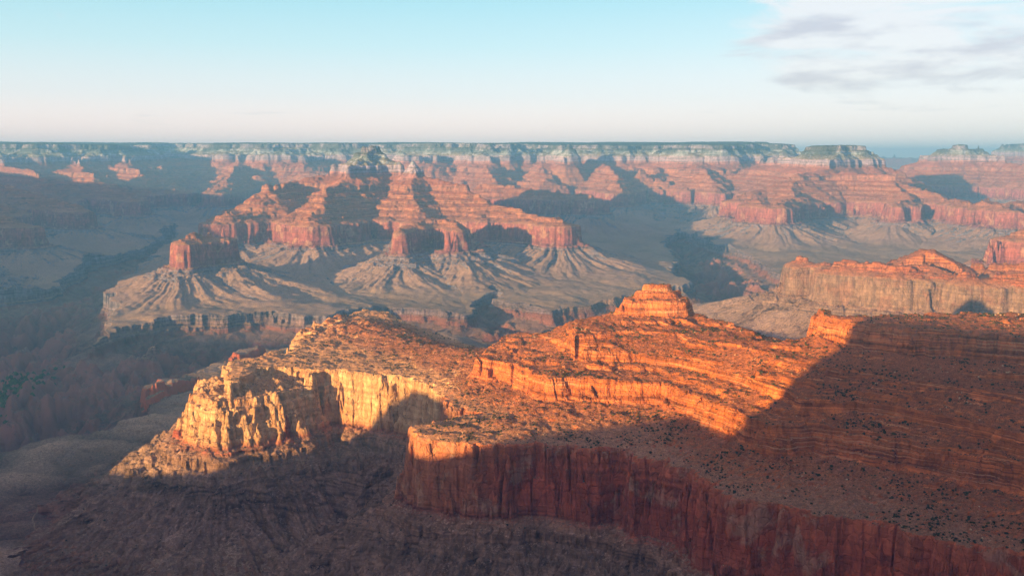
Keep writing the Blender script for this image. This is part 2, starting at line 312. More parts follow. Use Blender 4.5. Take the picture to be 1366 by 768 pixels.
OUTCROPS = [(*wp(222,512,1150), 190, 55, 1.0, 42), (*wp(200,524,1150), 130, 40, 1.2, 30), (*wp(328,474,1150), 120, 60, 1.1, 60)]
keys_index = {k: i+1 for i, k in enumerate(SPINES)}
def height(x, y):
    """x,y float32 arrays -> z, bed height, region id, pale factor"""
    s, u, rid = far_field(x, y)
    reg = rid.astype(np.int16)
    near = (y < 5200) & (x > -2600) & (y > 300)
    pale = np.zeros_like(x); streak = np.zeros_like(x)
    if near.any():
        xs = x[near]; ys = y[near]
        sn, o, s0, rib, onb = near_field(xs, ys)
        old = s[near]
        take = sn > old
        s[near] = np.where(take, sn, old)
        rr = reg[near]
        # 30 = near ridge cliffs, 31 yellow promontory
        lim = -190
        isn = take & (s0 > lim)
        prom = xs*0.78 + 0.0 < (-60 + (ys-2400)*.0)
        rr = np.where(isn, np.where(prom, 31, 30), np.where(take, 0, rr))
        rr = np.where(isn & onb, 32, rr)
        hum = (ridged(xs + perlin(xs/200, ys/200, 293)*60, ys, 330, 4, 291)-.42)
        fl_ = (~take) & (s[near] < 1200)
        s[near] = np.where(fl_, s[near] + hum*34*(1-smooth(4200, 5200, ys)), s[near]); streak[near] = np.where(fl_, hum*1.3, 0)
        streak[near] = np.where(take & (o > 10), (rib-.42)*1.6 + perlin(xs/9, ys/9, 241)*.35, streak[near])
        reg[near] = rr
        a = wp(640,500,1505)
        pp = 1 - smooth(-330, -230, xs + (ys-2300)*-.35 + fbm(xs, ys, 120, 2, 49)*60)
        pp = np.maximum(pp, .35*(1 - smooth(-230, 60, xs)))
        pale[near] = np.where(take & (s0 > -150), pp, 0)
    for (bx, by, L_, W_, an, hh) in OUTCROPS:
        c_, s_ = math.cos(an), math.sin(an); ex = (x-bx)*c_ + (y-by)*s_; ey = -(x-bx)*s_ + (y-by)*c_
        q = 1 - np.hypot(ex/L_, ey/W_) + (ridged(x, y, 60, 2, 221)-.45)*.5
        q = np.clip(q*3, 0, 1); m = (q > 0) & (s < 1200)
        s = np.where(m, s + hh*q, s); pale = np.where(m, 2.0, pale); reg = np.where(m, 34, reg)
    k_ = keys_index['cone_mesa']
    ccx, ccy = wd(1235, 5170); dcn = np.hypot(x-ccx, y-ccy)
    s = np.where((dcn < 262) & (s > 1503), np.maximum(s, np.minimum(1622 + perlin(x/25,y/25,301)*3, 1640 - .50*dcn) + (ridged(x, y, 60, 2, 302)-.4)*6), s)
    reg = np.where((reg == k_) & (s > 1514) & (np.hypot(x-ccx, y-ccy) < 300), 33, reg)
    pale = np.where((reg == k_) & (s < 1512), -1.0, pale)  # marks the mesa cliffs that get painted shade
    # low ledges and swells on the platform
    plat = 1 - smooth(1150, 1240, s)
    s = s + plat*((ridged(x + fbm(x,y,500,2,133)*90, y, 700, 4, 131)-.4)*36 + fbm(x, y, 1400, 2, 132)*20)
    # inner gorge
    wx = x + fbm(x, y, 380, 3, 111)*70; wy = y + fbm(x, y, 380, 3, 121)*70
    sg = sdist(wx, wy, GORGE)
    gr = ridged(x, y, 620, 4, 141)
    gf = ridged(x, y, 160, 3, 145)
    sg = sg + (gf-.45)*60 + (ridged(x, y, 50, 2, 148)-.45)*14
    depth = np.interp(sg, [0, 8, 30, 34, 60, 900], [0, 34, 44, 62, 78, 130])
    wall = smooth(10, 420, sg)
    crest = np.clip(ridged(x + fbm(x, y, 300, 2, 149)*50, y, 1350, 4, 141, .5)*1.2, 0, .92)
    depth = depth + wall*(330*(1-crest)**1.1 - (gf-.42)*115 - (ridged(x + 300, y, 420, 3, 143)-.42)*90 - (ridged(x, y, 62, 2, 147)-.42)*16)
    depth = np.clip(depth, 0, 430 + (gf-.4)*25)
    base = np.minimum(s, 1140 + plat*0)
    cut = (sg > 0) & (y > 2800) & (y < 12500)
    sgd = np.where(cut, np.minimum(s, 1150) - depth, s)
    reg = np.where(cut & (sg > 20), 40, reg)
    streak = np.where(cut & (sg > 34), (crest-.45)*.9 + (gf-.42)*1.0 + perlin(x/37, y/37, 281)*.25, streak)  # lighter crests, darker creases: relief shading put into the gorge colour
    s = sgd
    # thin beds: small steps everywhere above the platform
    dd = np.hypot(x, y)
    st = np.where(dd < 4300, 8.5, 13.0)
    ph = (s + perlin(x/300, y/300, 152)*5)/st; fr = ph - np.floor(ph)
    stp = (np.floor(ph) + smooth(.38, .56, fr))*st - perlin(x/300, y/300, 152)*5
    ledge = smooth(1500, 1520, s + np.where(dd < 4300, -42, 0))*(1-smooth(1800, 1830, s))*.85 + smooth(1290, 1320, s)*(1-smooth(1340, 1350, s))*.5 + smooth(1352,1360,s)*(1-smooth(1490,1500,s))*.3
    ph2 = (s + perlin(x/420, y/420, 154)*8)/21.0; fr2 = ph2 - np.floor(ph2)
    big_ = (np.floor(ph2) + smooth(.40, .62, fr2))*21.0 - perlin(x/420, y/420, 154)*8
    stp = np.where(dd < 4300, stp*.45 + big_*.55, stp)
    msk = smooth(-.22, .22, fbm(x, y, 150, 3, 151, .6)) * ledge
    s = s*(1-msk) + stp*msk
    d = np.hypot(x, y)
    nr = 1 - smooth(4200, 6500, d)
    s = s + nr*(perlin(x/17, y/17, 161)*2.0 + perlin(x/7, y/7, 162)*1.0 + np.abs(perlin(x/4, y/4, 164))*.8) + perlin(x/60, y/60, 163)*3.0*smooth(5, 300, d)
    z = s + np.minimum(dip(y), 290) + smooth(1995, 2140, s)*fbm(x, y, 2600, 3, 165)*26*smooth(3000,9000,y)
    return z, s, reg, pale, streak

def height_mt(x, y):
    sh = x.shape; x = x.ravel().astype(F32); y = y.ravel().astype(F32)
    n = 40000
    ch = [(x[i:i+n], y[i:i+n]) for i in range(0, len(x), n)]
    with ThreadPoolExecutor(4) as ex:
        res = list(ex.map(lambda a: height(*a), ch))
    return [np.concatenate([np.asarray(r[k]) for r in res]).reshape(sh) for k in range(5)]

# ------------------------------------------------------------------ mesh from grid
COL = bpy.context.scene.collection
def make_mesh(name, X, Y, Z, S, PL, SK, quads, mat):
    used = np.zeros(X.size, dtype=bool); used[quads.ravel()] = True
    idx = np.cumsum(used) - 1
    co = np.stack([X.ravel()[used], Y.ravel()[used], Z.ravel()[used]], 1).astype(F32)
    q = idx[quads].astype(np.int32)
    me = bpy.data.meshes.new(name)
    me.vertices.add(len(co)); me.vertices.foreach_set('co', co.ravel())
    me.loops.add(q.size); me.loops.foreach_set('vertex_index', q.ravel())
    me.polygons.add(len(q)); me.polygons.foreach_set('loop_start', np.arange(0, q.size, 4, dtype=np.int32))
    me.polygons.foreach_set('loop_total', np.full(len(q), 4, dtype=np.int32))
    for nm, arr in (('strat', S), ('pale', PL), ('streak', SK)):
        a = me.attributes.new(nm, 'FLOAT', 'POINT'); a.data.foreach_set('value', arr.ravel()[used].astype(F32))
    me.update(calc_edges=True)
    me.materials.append(mat)
    ob = bpy.data.objects.new(name, me); COL.objects.link(ob)
    return ob

# ------------------------------------------------------------------ materials
class NT:
    def __init__(s, tree): s.t = tree; s.n = tree.nodes; s.l = tree.links
    def add(s, typ, **kw):
        n = s.n.new(typ)
        for k, v in kw.items(): setattr(n, k, v)
        return n
    def lnk(s, a, b): s.l.new(a, b)
    def setin(s, n, i, v):
        if hasattr(v, 'is_output') or isinstance(v, bpy.types.NodeSocket): s.l.new(v, n.inputs[i])
        elif v is not None: n.inputs[i].default_value = v
    def math(s, op, a, b=None, c=None, clamp=False):
        n = s.add('ShaderNodeMath', operation=op, use_clamp=clamp)
        s.setin(n, 0, a); s.setin(n, 1, b); s.setin(n, 2, c)
        return n.outputs[0]
    def vmath(s, op, a, b=None):
        n = s.add('ShaderNodeVectorMath', operation=op); s.setin(n, 0, a); s.setin(n, 1, b); return n.outputs[0]
    def rng(s, v, a, b, c=0.0, d=1.0, sm=True):
        n = s.add('ShaderNodeMapRange', interpolation_type='SMOOTHSTEP' if sm else 'LINEAR')
        s.setin(n, 0, v); n.inputs[1].default_value = a; n.inputs[2].default_value = b; n.inputs[3].default_value = c; n.inputs[4].default_value = d
        return n.outputs[0]
    def mix(s, f, a, b, mode='MIX'):
        n = s.add('ShaderNodeMix', data_type='RGBA', blend_type=mode)
        s.setin(n, 0, f)
        for i, v in ((6, a), (7, b)):
            if isinstance(v, tuple): v = (*v[:3], 1)
            s.setin(n, i, v)
        return n.outputs[2]
    def noise(s, vec, scale, detail=3.0, rough=.5, out=0, dist=0.0):
        n = s.add('ShaderNodeTexNoise'); s.setin(n, 'Vector', vec); n.inputs['Scale'].default_value = scale
        n.inputs['Detail'].default_value = detail; n.inputs['Roughness'].default_value = rough; n.inputs['Distortion'].default_value = dist
        return n.outputs[out]
    def ramp(s, f, stops, interp='LINEAR'):
        n = s.add('ShaderNodeValToRGB'); r = n.color_ramp; r.interpolation = interp
        while len(r.elements) < len(stops): r.elements.new(0.5)
        for e, (p, c) in zip(r.elements, stops): e.position = p
        for e, (p, c) in zip(r.elements, stops): e.position = p; e.color = (*c, 1)
        s.setin(n, 0, f); return n.outputs[0]

def new_mat(name):
    m = bpy.data.materials.new(name); m.use_nodes = True; m.node_tree.nodes.clear()
    return m, NT(m.node_tree)

S0, S1 = 700.0, 2200.0
def st(v): return (v - S0)/(S1 - S0)
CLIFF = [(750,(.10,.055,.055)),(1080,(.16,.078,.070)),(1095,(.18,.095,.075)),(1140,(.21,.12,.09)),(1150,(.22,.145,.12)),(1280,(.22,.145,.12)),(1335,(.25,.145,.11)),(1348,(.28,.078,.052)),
    (1420,(.37,.085,.048)),(1500,(.39,.11,.06)),(1515,(.37,.11,.045)),(1600,(.42,.13,.042)),(1700,(.43,.13,.042)),(1780,(.41,.13,.055)),(1855,(.36,.12,.07)),(1888,(.38,.13,.08)),
    (1897,(.35,.205,.18)),(1962,(.37,.225,.20)),(1985,(.36,.29,.23)),(2040,(.32,.28,.22)),(2065,(.26,.175,.155)),(2130,(.30,.205,.18)),(2150,(.10,.11,.08)),(2190,(.03,.045,.035))]
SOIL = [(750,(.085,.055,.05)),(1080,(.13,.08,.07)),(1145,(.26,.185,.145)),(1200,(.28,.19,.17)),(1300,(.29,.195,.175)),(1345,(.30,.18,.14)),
    (1500,(.30,.16,.11)),(1530,(.27,.105,.055)),(1700,(.30,.10,.045)),(1800,(.29,.10,.055)),(1870,(.27,.11,.07)),(1900,(.34,.24,.19)),(1980,(.17,.15,.12)),(2060,(.13,.125,.10)),(2140,(.06,.075,.055)),(2190,(.03,.045,.035))]

def rock_material():
    m, N = new_mat('canyon_rock')
    geo = N.add('ShaderNodeNewGeometry'); pos = geo.outputs['Position']; 
    at = N.add('ShaderNodeAttribute', attribute_name='strat'); s = at.outputs['Fac']
    pl = N.add('ShaderNodeAttribute', attribute_name='pale').outputs['Fac']
    sep = N.add('ShaderNodeSeparateXYZ'); N.lnk(pos, sep.inputs[0])
    nsep = N.add('ShaderNodeSeparateXYZ'); N.lnk(geo.outputs['True Normal'], nsep.inputs[0])
    nz = nsep.outputs['Z']
    wob = N.noise(pos, .004, 3)
    s2 = N.math('ADD', s, N.math('MULTIPLY', N.math('SUBTRACT', wob, .5), 26.0))
    f = N.rng(s2, S0, S1, 0, 1, False)
    cliff = N.ramp(f, [(st(a), c) for a, c in CLIFF]); soil = N.ramp(f, [(st(a), c) for a, c in SOIL])
    # bedding: thin bands that follow the strata
    cb = N.add('ShaderNodeCombineXYZ'); N.lnk(N.math('MULTIPLY', sep.outputs['X'], .0018), cb.inputs[0]); N.lnk(N.math('MULTIPLY', sep.outputs['Y'], .0018), cb.inputs[1]); N.lnk(N.math('MULTIPLY', s, .11), cb.inputs[2])
    band = N.noise(cb.outputs[0], 1.0, 4, .62)
    # vertical joints and water stains
    cs = N.add('ShaderNodeCombineXYZ'); N.lnk(N.math('MULTIPLY', sep.outputs['X'], .06), cs.inputs[0]); N.lnk(N.math('MULTIPLY', sep.outputs['Y'], .06), cs.inputs[1]); N.lnk(N.math('MULTIPLY', s, .010), cs.inputs[2])
    stain = N.noise(cs.outputs[0], 1.0, 5, .6)
    patch = N.noise(pos, .011, 4, .6, dist=.6)
    cv = N.add('ShaderNodeCombineXYZ'); wv_ = N.noise(pos, .03, 2, .5, out=1)
    N.lnk(N.math('MULTIPLY', sep.outputs['X'], .060), cv.inputs[0]); N.lnk(N.math('MULTIPLY', sep.outputs['Y'], .060), cv.inputs[1]); N.lnk(N.math('MULTIPLY', s, .045), cv.inputs[2])
    cvv = N.vmath('ADD', cv.outputs[0], wv_)
    v1 = N.add('ShaderNodeTexVoronoi', feature='F1'); N.lnk(cvv, v1.inputs['Vector']); v1.inputs['Scale'].default_value = 1.0
    v2 = N.add('ShaderNodeTexVoronoi', feature='DISTANCE_TO_EDGE'); N.lnk(cvv, v2.inputs['Vector']); v2.inputs['Scale'].default_value = 1.0
    vs = N.add('ShaderNodeSeparateColor'); N.lnk(v1.outputs['Color'], vs.inputs[0])
    block = N.math('MULTIPLY', N.rng(vs.outputs[0], 0, 1, .78, 1.22, False), N.rng(v2.outputs['Distance'], 0, .05, .84, 1.0))
    inrw0 = N.math('MULTIPLY', N.rng(s, 1345, 1365), N.rng(s, 1520, 1495))
    lohi = N.math('MULTIPLY', N.math('SUBTRACT', N.rng(band, .3, .7, .42, 1.62, False), 1.0), N.math('SUBTRACT', 1.0, N.math('MULTIPLY', inrw0, .6)))
    bright = N.math('ADD', N.math('ADD', lohi, 1.0), N.math('ADD', N.rng(stain, .3, .7, -.26, .26, False), N.rng(patch, .35, .65, .22, -.22, False)))
    bright = N.math('MULTIPLY', bright, block)
    cl = N.mix(1.0, cliff, bright, 'MULTIPLY')
    far_haze_tint = N.rng(sep.outputs['Y'], 4300, 6500)
    cl = N.mix(N.math('MULTIPLY', far_haze_tint, .85), cl, N.mix(1.0, cl, (.66,1.02,2.0), 'MULTIPLY'))  # far cliffs muted to mauve: distance haze painted into the rock colour
    # pale scars where slabs fell off the red-stained limestone
    inrw = N.math('MULTIPLY', N.rng(s, 1345, 1365), N.rng(s, 1520, 1495))
    scar0 = N.math('MULTIPLY', N.rng(N.math('ADD', N.math('MULTIPLY', patch, .85), N.math('MULTIPLY', stain, .15)), .54, .62), inrw)
    scar = scar0
    cl = N.mix(N.math('MULTIPLY', N.math('MULTIPLY', scar, block), .50), cl, (.52, .33, .26))
    cb2 = N.add('ShaderNodeCombineXYZ'); N.lnk(N.math('MULTIPLY', sep.outputs['X'], .006), cb2.inputs[0]); N.lnk(N.math('MULTIPLY', sep.outputs['Y'], .006), cb2.inputs[1]); N.lnk(N.math('MULTIPLY', s, .42), cb2.inputs[2])
    thin = N.noise(cb2.outputs[0], 1.0, 3, .6)
    insup = N.math('MULTIPLY', N.rng(s, 1505, 1530), N.rng(s, 1830, 1790))
    cl = N.mix(N.math('MULTIPLY', N.rng(thin, .56, .66), N.math('MULTIPLY', insup, .70)), cl, (.58,.32,.20))
    cl = N.mix(N.math('MULTIPLY', N.rng(thin, .44, .36), N.math('MULTIPLY', insup, .75)), cl, (.10,.035,.025))
    cream = N.mix(N.rng(stain, .35, .7), (.52, .29, .16), (.66, .43, .27))
    cream = N.mix(1.0, cream, N.math('MULTIPLY', N.rng(band, .3, .7, .72, 1.25, False), block), 'MULTIPLY')
    redst = N.rng(N.noise(pos, .009, 3, .5), .50, .66)
    cream = N.mix(N.math('MULTIPLY', redst, .45), cream, (.50, .19, .08))
    cl = N.mix(N.math('MULTIPLY', N.math('MULTIPLY', pl, N.rng(s, 1340, 1365)), N.rng(s, 1545, 1520)), cl, cream)
    cl = N.mix(N.math('MULTIPLY', N.rng(pl, 1.4, 1.9), .9), cl, (.42,.11,.06))
    grain = N.noise(pos, .12, 4, .65)
    so = N.mix(1.0, soil, N.rng(grain, .3, .7, .62, 1.40, False), 'MULTIPLY')
    fineg = N.noise(pos, .42, 3, .7)
    so = N.mix(1.0, so, N.rng(fineg, .32, .68, .55, 1.5, False), 'MULTIPLY')
    big = N.noise(pos, .0022, 4, .55)
    so = N.mix(1.0, so, N.rng(big, .3, .7, .78, 1.2, False), 'MULTIPLY')
    so = N.mix(N.math('MULTIPLY', N.math('MULTIPLY', pl, N.rng(s, 1480, 1500)), N.math('MULTIPLY', N.rng(s, 1522, 1509), .7)), so, (.48,.27,.16))
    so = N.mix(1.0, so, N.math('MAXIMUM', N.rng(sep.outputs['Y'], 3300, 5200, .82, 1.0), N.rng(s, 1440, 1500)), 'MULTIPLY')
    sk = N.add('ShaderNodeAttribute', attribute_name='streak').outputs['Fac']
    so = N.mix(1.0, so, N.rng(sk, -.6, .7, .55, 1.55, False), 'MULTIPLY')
    # brush growing on the slopes, too small to stand alone
    vo = N.add('ShaderNodeTexVoronoi'); N.lnk(pos, vo.inputs['Vector']); vo.inputs['Scale'].default_value = .055
    brush = N.math('MULTIPLY', N.rng(vo.outputs['Distance'], .42, .22), N.rng(s, 1480, 1560))
    brush = N.math('MULTIPLY', brush, N.rng(N.noise(pos, .006, 3), .42, .6))
    so = N.mix(N.math('MULTIPLY', brush, .6), so, (.045, .052, .030))
    wood = N.math('MULTIPLY', N.rng(s, 1975, 2050), N.rng(N.noise(pos, .0028, 5, .65), .44, .54))
    cl = N.mix(N.math('MULTIPLY', wood, .8), cl, (.035,.05,.042))
    mesa_shade = N.math('MULTIPLY', N.rng(pl, -.1, -.9), N.rng(patch, .48, .7, 1, .55, False))  # greyer mesa rock, darkened further in place of a missing cast shadow
    cl = N.mix(mesa_shade, cl, N.mix(1.0, (.20,.132,.115), bright, 'MULTIPLY'))
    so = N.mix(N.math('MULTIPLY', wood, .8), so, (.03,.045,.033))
    cl = N.mix(N.rng(s, 1100, 1085), cl, N.mix(1.0, (.155,.068,.062), N.rng(sk, -.7, .8, .35, 1.9, False), 'MULTIPLY'))  # gorge walls take the same painted crest-and-crease shading
    steep = N.rng(N.math('ADD', nz, N.math('MULTIPLY', N.math('SUBTRACT', grain, .5), .25)), .80, .62)
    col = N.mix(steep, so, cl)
    # talus debris low-frequency colour in the inner gorge
    veins = N.rng(N.noise(pos, .008, 5, .7, dist=1.5), .55, .62)
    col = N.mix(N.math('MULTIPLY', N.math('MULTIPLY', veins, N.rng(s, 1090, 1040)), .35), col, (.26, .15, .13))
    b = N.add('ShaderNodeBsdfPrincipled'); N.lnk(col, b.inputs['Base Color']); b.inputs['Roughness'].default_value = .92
    b.inputs['Specular IOR Level'].default_value = .15
    # relief finer than the mesh
    csb = N.add('ShaderNodeCombineXYZ'); N.lnk(N.math('MULTIPLY', sep.outputs['X'], .16), csb.inputs[0]); N.lnk(N.math('MULTIPLY', sep.outputs['Y'], .16), csb.inputs[1]); N.lnk(N.math('MULTIPLY', s, .05), csb.inputs[2])
    h1 = N.noise(csb.outputs[0], 1.0, 5, .6)
    h2 = N.math('MULTIPLY', band, 2.4)
    h3 = N.noise(pos, .2, 5, .7)
    h2 = N.math('ADD', h2, N.math('MULTIPLY', N.math('ADD', vs.outputs[1], N.rng(v2.outputs['Distance'], 0, .08)), .6))
    hh = N.math('ADD', N.math('MULTIPLY', N.math('ADD', N.math('MULTIPLY', h1, 9.0), N.math('MULTIPLY', h2, 5.0)), steep), N.math('MULTIPLY', h3, 4.5))
    bp = N.add('ShaderNodeBump'); bp.inputs['Strength'].default_value = .75; bp.inputs['Distance'].default_value = 1.0
    N.lnk(hh, bp.inputs['Height']); N.lnk(bp.outputs[0], b.inputs['Normal'])
    o = N.add('ShaderNodeOutputMaterial'); N.lnk(b.outputs[0], o.inputs[0])
    return m
ROCK = rock_material()

# ------------------------------------------------------------------ terrain
def steps(segs):
    out = []
    for a, b, n in segs:
        n = max(4, int(n*QUAL)); out.append(a + (b-a)*np.arange(n)/n)
    return np.concatenate(out)
rows = np.concatenate([2*(1300/2)**(np.arange(int(160))/160.0),
    steps([(1300,3300,1150),(3300,4600,430),(4600,9000,620),(9000,13500,320),(13500,17500,230),(17500,22000,120)]), np.linspace(22000, 44000, 60)])
cols = np.linspace(-150, 1516, int(1380*QUAL))
Yg, Pg = np.meshgrid(rows, cols, indexing='ij')
Xg = (Pg - 683.0)/FPX*Yg/cp
import time; _t = time.time()
Zg, Sg, Rg, PLg, SKg = height_mt(Xg, Yg)
print('heights', Zg.shape, round(time.time()-_t, 1))

names = {}
def quads_of(nr, nc):
    i = np.arange(nr*nc).reshape(nr, nc)
    return np.stack([i[:-1,:-1], i[:-1,1:], i[1:,1:], i[1:,:-1]], -1).reshape(-1, 4)
Q = quads_of(*Xg.shape)
Rq = Rg.copy()
Rq[(Rg > 0) & (Rg < 20) & (Sg < 1215)] = 0
Rq[(Rg == 20) & (Sg < 1215)] = 0
Rf = Rq.ravel()[Q[:,0]]; Yf = Yg.ravel()[Q[:,0]]; Sf = Sg.ravel()[Q[:,0]]
keys = list(SPINES.keys())
REG = {
 30: ('red_ridge', 'long red sandstone ridge with a square summit knob and a sheer cliff prow below', 'ridge'),
 31: ('limestone_promontory', 'sunlit cream and yellow limestone promontory left of the red ridge', 'promontory'),
 32: ('summit_knob', 'square orange sandstone knob topped by a small cap, on the crest of the red ridge', 'butte'),
 33: ('orange_cone', 'smooth orange cone standing on the grey cliffed mesa beyond the ridge', 'hill'),
 34: ('red_outcrop', 'low red rock outcrops along the gorge edge left of the yellow promontory', 'outcrop'),
 40: ('inner_gorge', 'dark purple-brown inner gorge of crumpled rock below the platform', 'gorge'),
 20: ('north_rim', 'far canyon rim with pale cliff bands under a dark forested top on the skyline', 'canyon rim'),
 22: ('west_shade_wall', 'canyon wall at the left edge of the view, added to shade the left spurs', 'canyon rim'),
 21: ('south_rim', 'wooded plateau rim behind and beside the viewpoint, shading the near slopes', 'canyon rim'),
}
LBL = {
 'temple': ('rock_temple', 'tall stepped red temple with a broad pale summit and a white pyramid beside it', 'butte'),
 'domed_butte': ('domed_butte', 'small domed butte on a wide brown apron, front left of the tall temple', 'butte'),
 'horned_butte': ('curved_butte', 'crescent-shaped red butte standing alone on grey aprons before the temple', 'butte'),
 'long_spur': ('rock_spur', 'low shaded red-topped spur reaching right behind the temple', 'spur'),
 'mesa': ('flat_topped_mesa', 'large flat-topped mesa on the skyline with red spurs reaching down below it', 'mesa'),
 'knob_butte': ('knob_butte', 'rounded skyline butte with a tiny knob, right of the flat-topped mesa', 'butte'),
 'cone_mesa': ('cone_mesa', 'grey-brown cliffed mesa with shade painted into its fluted walls, just beyond the red ridge at right', 'mesa'),
 'edge_butte': ('rock_butte', 'dark red butte cut by the right edge behind the orange cone', 'butte'),
 'left_spur': ('canyon_spur', 'shaded teal and maroon canyon spurs stepping down at the far left', 'spur'),
 'rim_spur': ('rim_spur', 'hazy spurs running down from the far rim behind the temple', 'spur'),
 'distant_rim': ('distant_rim', 'faint distant rim at the right horizon beyond the knob butte', 'canyon rim'),
}
for i, k in enumerate(keys): REG[i+1] = LBL[k]
def tagit(o, label, cat, kind=None, group=None):
    o['label'] = label
    if cat: o['category'] = cat
    if kind: o['kind'] = kind
    if group: o['group'] = group
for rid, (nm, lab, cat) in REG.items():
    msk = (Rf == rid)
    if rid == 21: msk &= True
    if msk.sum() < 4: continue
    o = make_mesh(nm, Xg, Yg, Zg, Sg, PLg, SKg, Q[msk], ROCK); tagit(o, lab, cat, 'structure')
msk = (Rf == 0) & (Yf < 4900)
if msk.any():
    o = make_mesh('talus_slope', Xg, Yg, Zg, Sg, PLg, SKg, Q[msk], ROCK); tagit(o, 'grey-brown talus aprons and flats below the near cliffs', 'slope', 'structure')
msk = (Rf == 0) & (Yf >= 4900)
o = make_mesh('canyon_floor', Xg, Yg, Zg, Sg, PLg, SKg, Q[msk], ROCK); tagit(o, 'tan platform of rolling flats around the far buttes', 'platform', 'structure')

# land outside the view, with the spur and headlands added to cast evening shadow
a0 = math.atan((1516-683)/FPX/cp); a1 = math.atan((-150-683)/FPX/cp) + 2*math.pi
th = np.linspace(a0, a1, 420)
rr = 2*(30000/2)**(np.arange(300)/299.0)
R2, T2 = np.meshgrid(rr, th, indexing='ij')
X2 = R2*np.sin(T2); Y2 = R2*np.cos(T2)
Z2, S2, RG2, PL2, SK2 = height_mt(X2, Y2)
o = make_mesh('rim_country', X2, Y2, Z2, S2, PL2, SK2, quads_of(*X2.shape), ROCK)
tagit(o, 'plateau and side canyons around and behind the viewpoint, with headlands added to cast shade', 'terrain', 'structure')

# ------------------------------------------------------------------ brush and boulders on the near slopes
ANG = (Zg - CAMZ)/Yg
VIS = ANG >= np.maximum.accumulate(ANG, axis=0) - 3.0/Yg
def gather(n, seed, s_lo, s_hi, dens):
    """random grid spots on the near land: returns x, y, z, visible"""
    g = np.random.default_rng(seed)
    r0, r1 = np.searchsorted(rows, 1350), np.searchsorted(rows, 4300)
    w = np.zeros_like(Zg[r0:r1]); sub = slice(r0, r1)
    dzx = np.abs(np.gradient(Zg[sub], axis=1)/np.gradient(Xg[sub], axis=1)); dzy = np.abs(np.gradient(Zg[sub], axis=0)/np.gradient(Yg[sub], axis=0))
    sl = np.hypot(dzx, dzy)
    area = np.gradient(Yg[sub], axis=0)*np.abs(np.gradient(Xg[sub], axis=1))
    w = area*(sl < .95)*(Sg[sub] > s_lo)*(Sg[sub] < s_hi)*dens(Xg[sub], Yg[sub], Sg[sub])
    p = (w/w.sum()).ravel(); k = g.choice(p.size, n, replace=False, p=p)
    return Xg[sub].ravel()[k], Yg[sub].ravel()[k], Zg[sub].ravel()[k], VIS[sub].ravel()[k], g

def blob(seed, flat, rough, sub=2):
    bm = bmesh.new(); bmesh.ops.create_icosphere(bm, subdivisions=sub, radius=.5)
    g = random.Random(seed); off = [g.uniform(0, 50) for _ in range(3)]
    from mathutils import noise as mn
    for v in bm.verts:
        n = mn.noise(v.co*4 + Vector(off)) + .5*mn.noise(v.co*9 + Vector(off))
        v.co *= 1 + n*rough + g.uniform(-.3, .3)*rough
        v.co.z *= flat
    co = np.array([v.co[:] for v in bm.verts]); fa = np.array([[l.index for l in f.verts] for f in bm.faces])
    bm.free(); return co, fa
def tri_mesh(name, co, fa, mat, smooth_=False):
    me = bpy.data.meshes.new(name); me.vertices.add(len(co)); me.vertices.foreach_set('co', co.astype(F32).ravel())
    me.loops.add(fa.size); me.loops.foreach_set('vertex_index', fa.astype(np.int32).ravel())
    me.polygons.add(len(fa)); me.polygons.foreach_set('loop_start', np.arange(0, fa.size, 3, dtype=np.int32)); me.polygons.foreach_set('loop_total', np.full(len(fa), 3, dtype=np.int32))
    me.update(calc_edges=True); me.shade_flat() if hasattr(me, 'shade_flat') else None
    me.materials.append(mat); return me
def simple_mat(name, c1, c2, scale):
    m, N = new_mat(name); geo = N.add('ShaderNodeNewGeometry')
    c = N.mix(N.rng(N.noise(geo.outputs['Position'], scale, 3), .35, .65), c1, c2)
    b = N.add('ShaderNodeBsdfPrincipled'); N.lnk(c, b.inputs['Base Color']); b.inputs['Roughness'].default_value = .9; b.inputs['Specular IOR Level'].default_value = .1
    o = N.add('ShaderNodeOutputMaterial'); N.lnk(b.outputs[0], o.inputs[0]); return m
LEAF = simple_mat('juniper_leaf', (.020,.026,.012), (.060,.060,.028), .12)
BARK = simple_mat('juniper_bark', (.10,.07,.05), (.16,.11,.08), .5)
STONE = simple_mat('fallen_stone', (.30,.17,.11), (.52,.38,.28), .02)

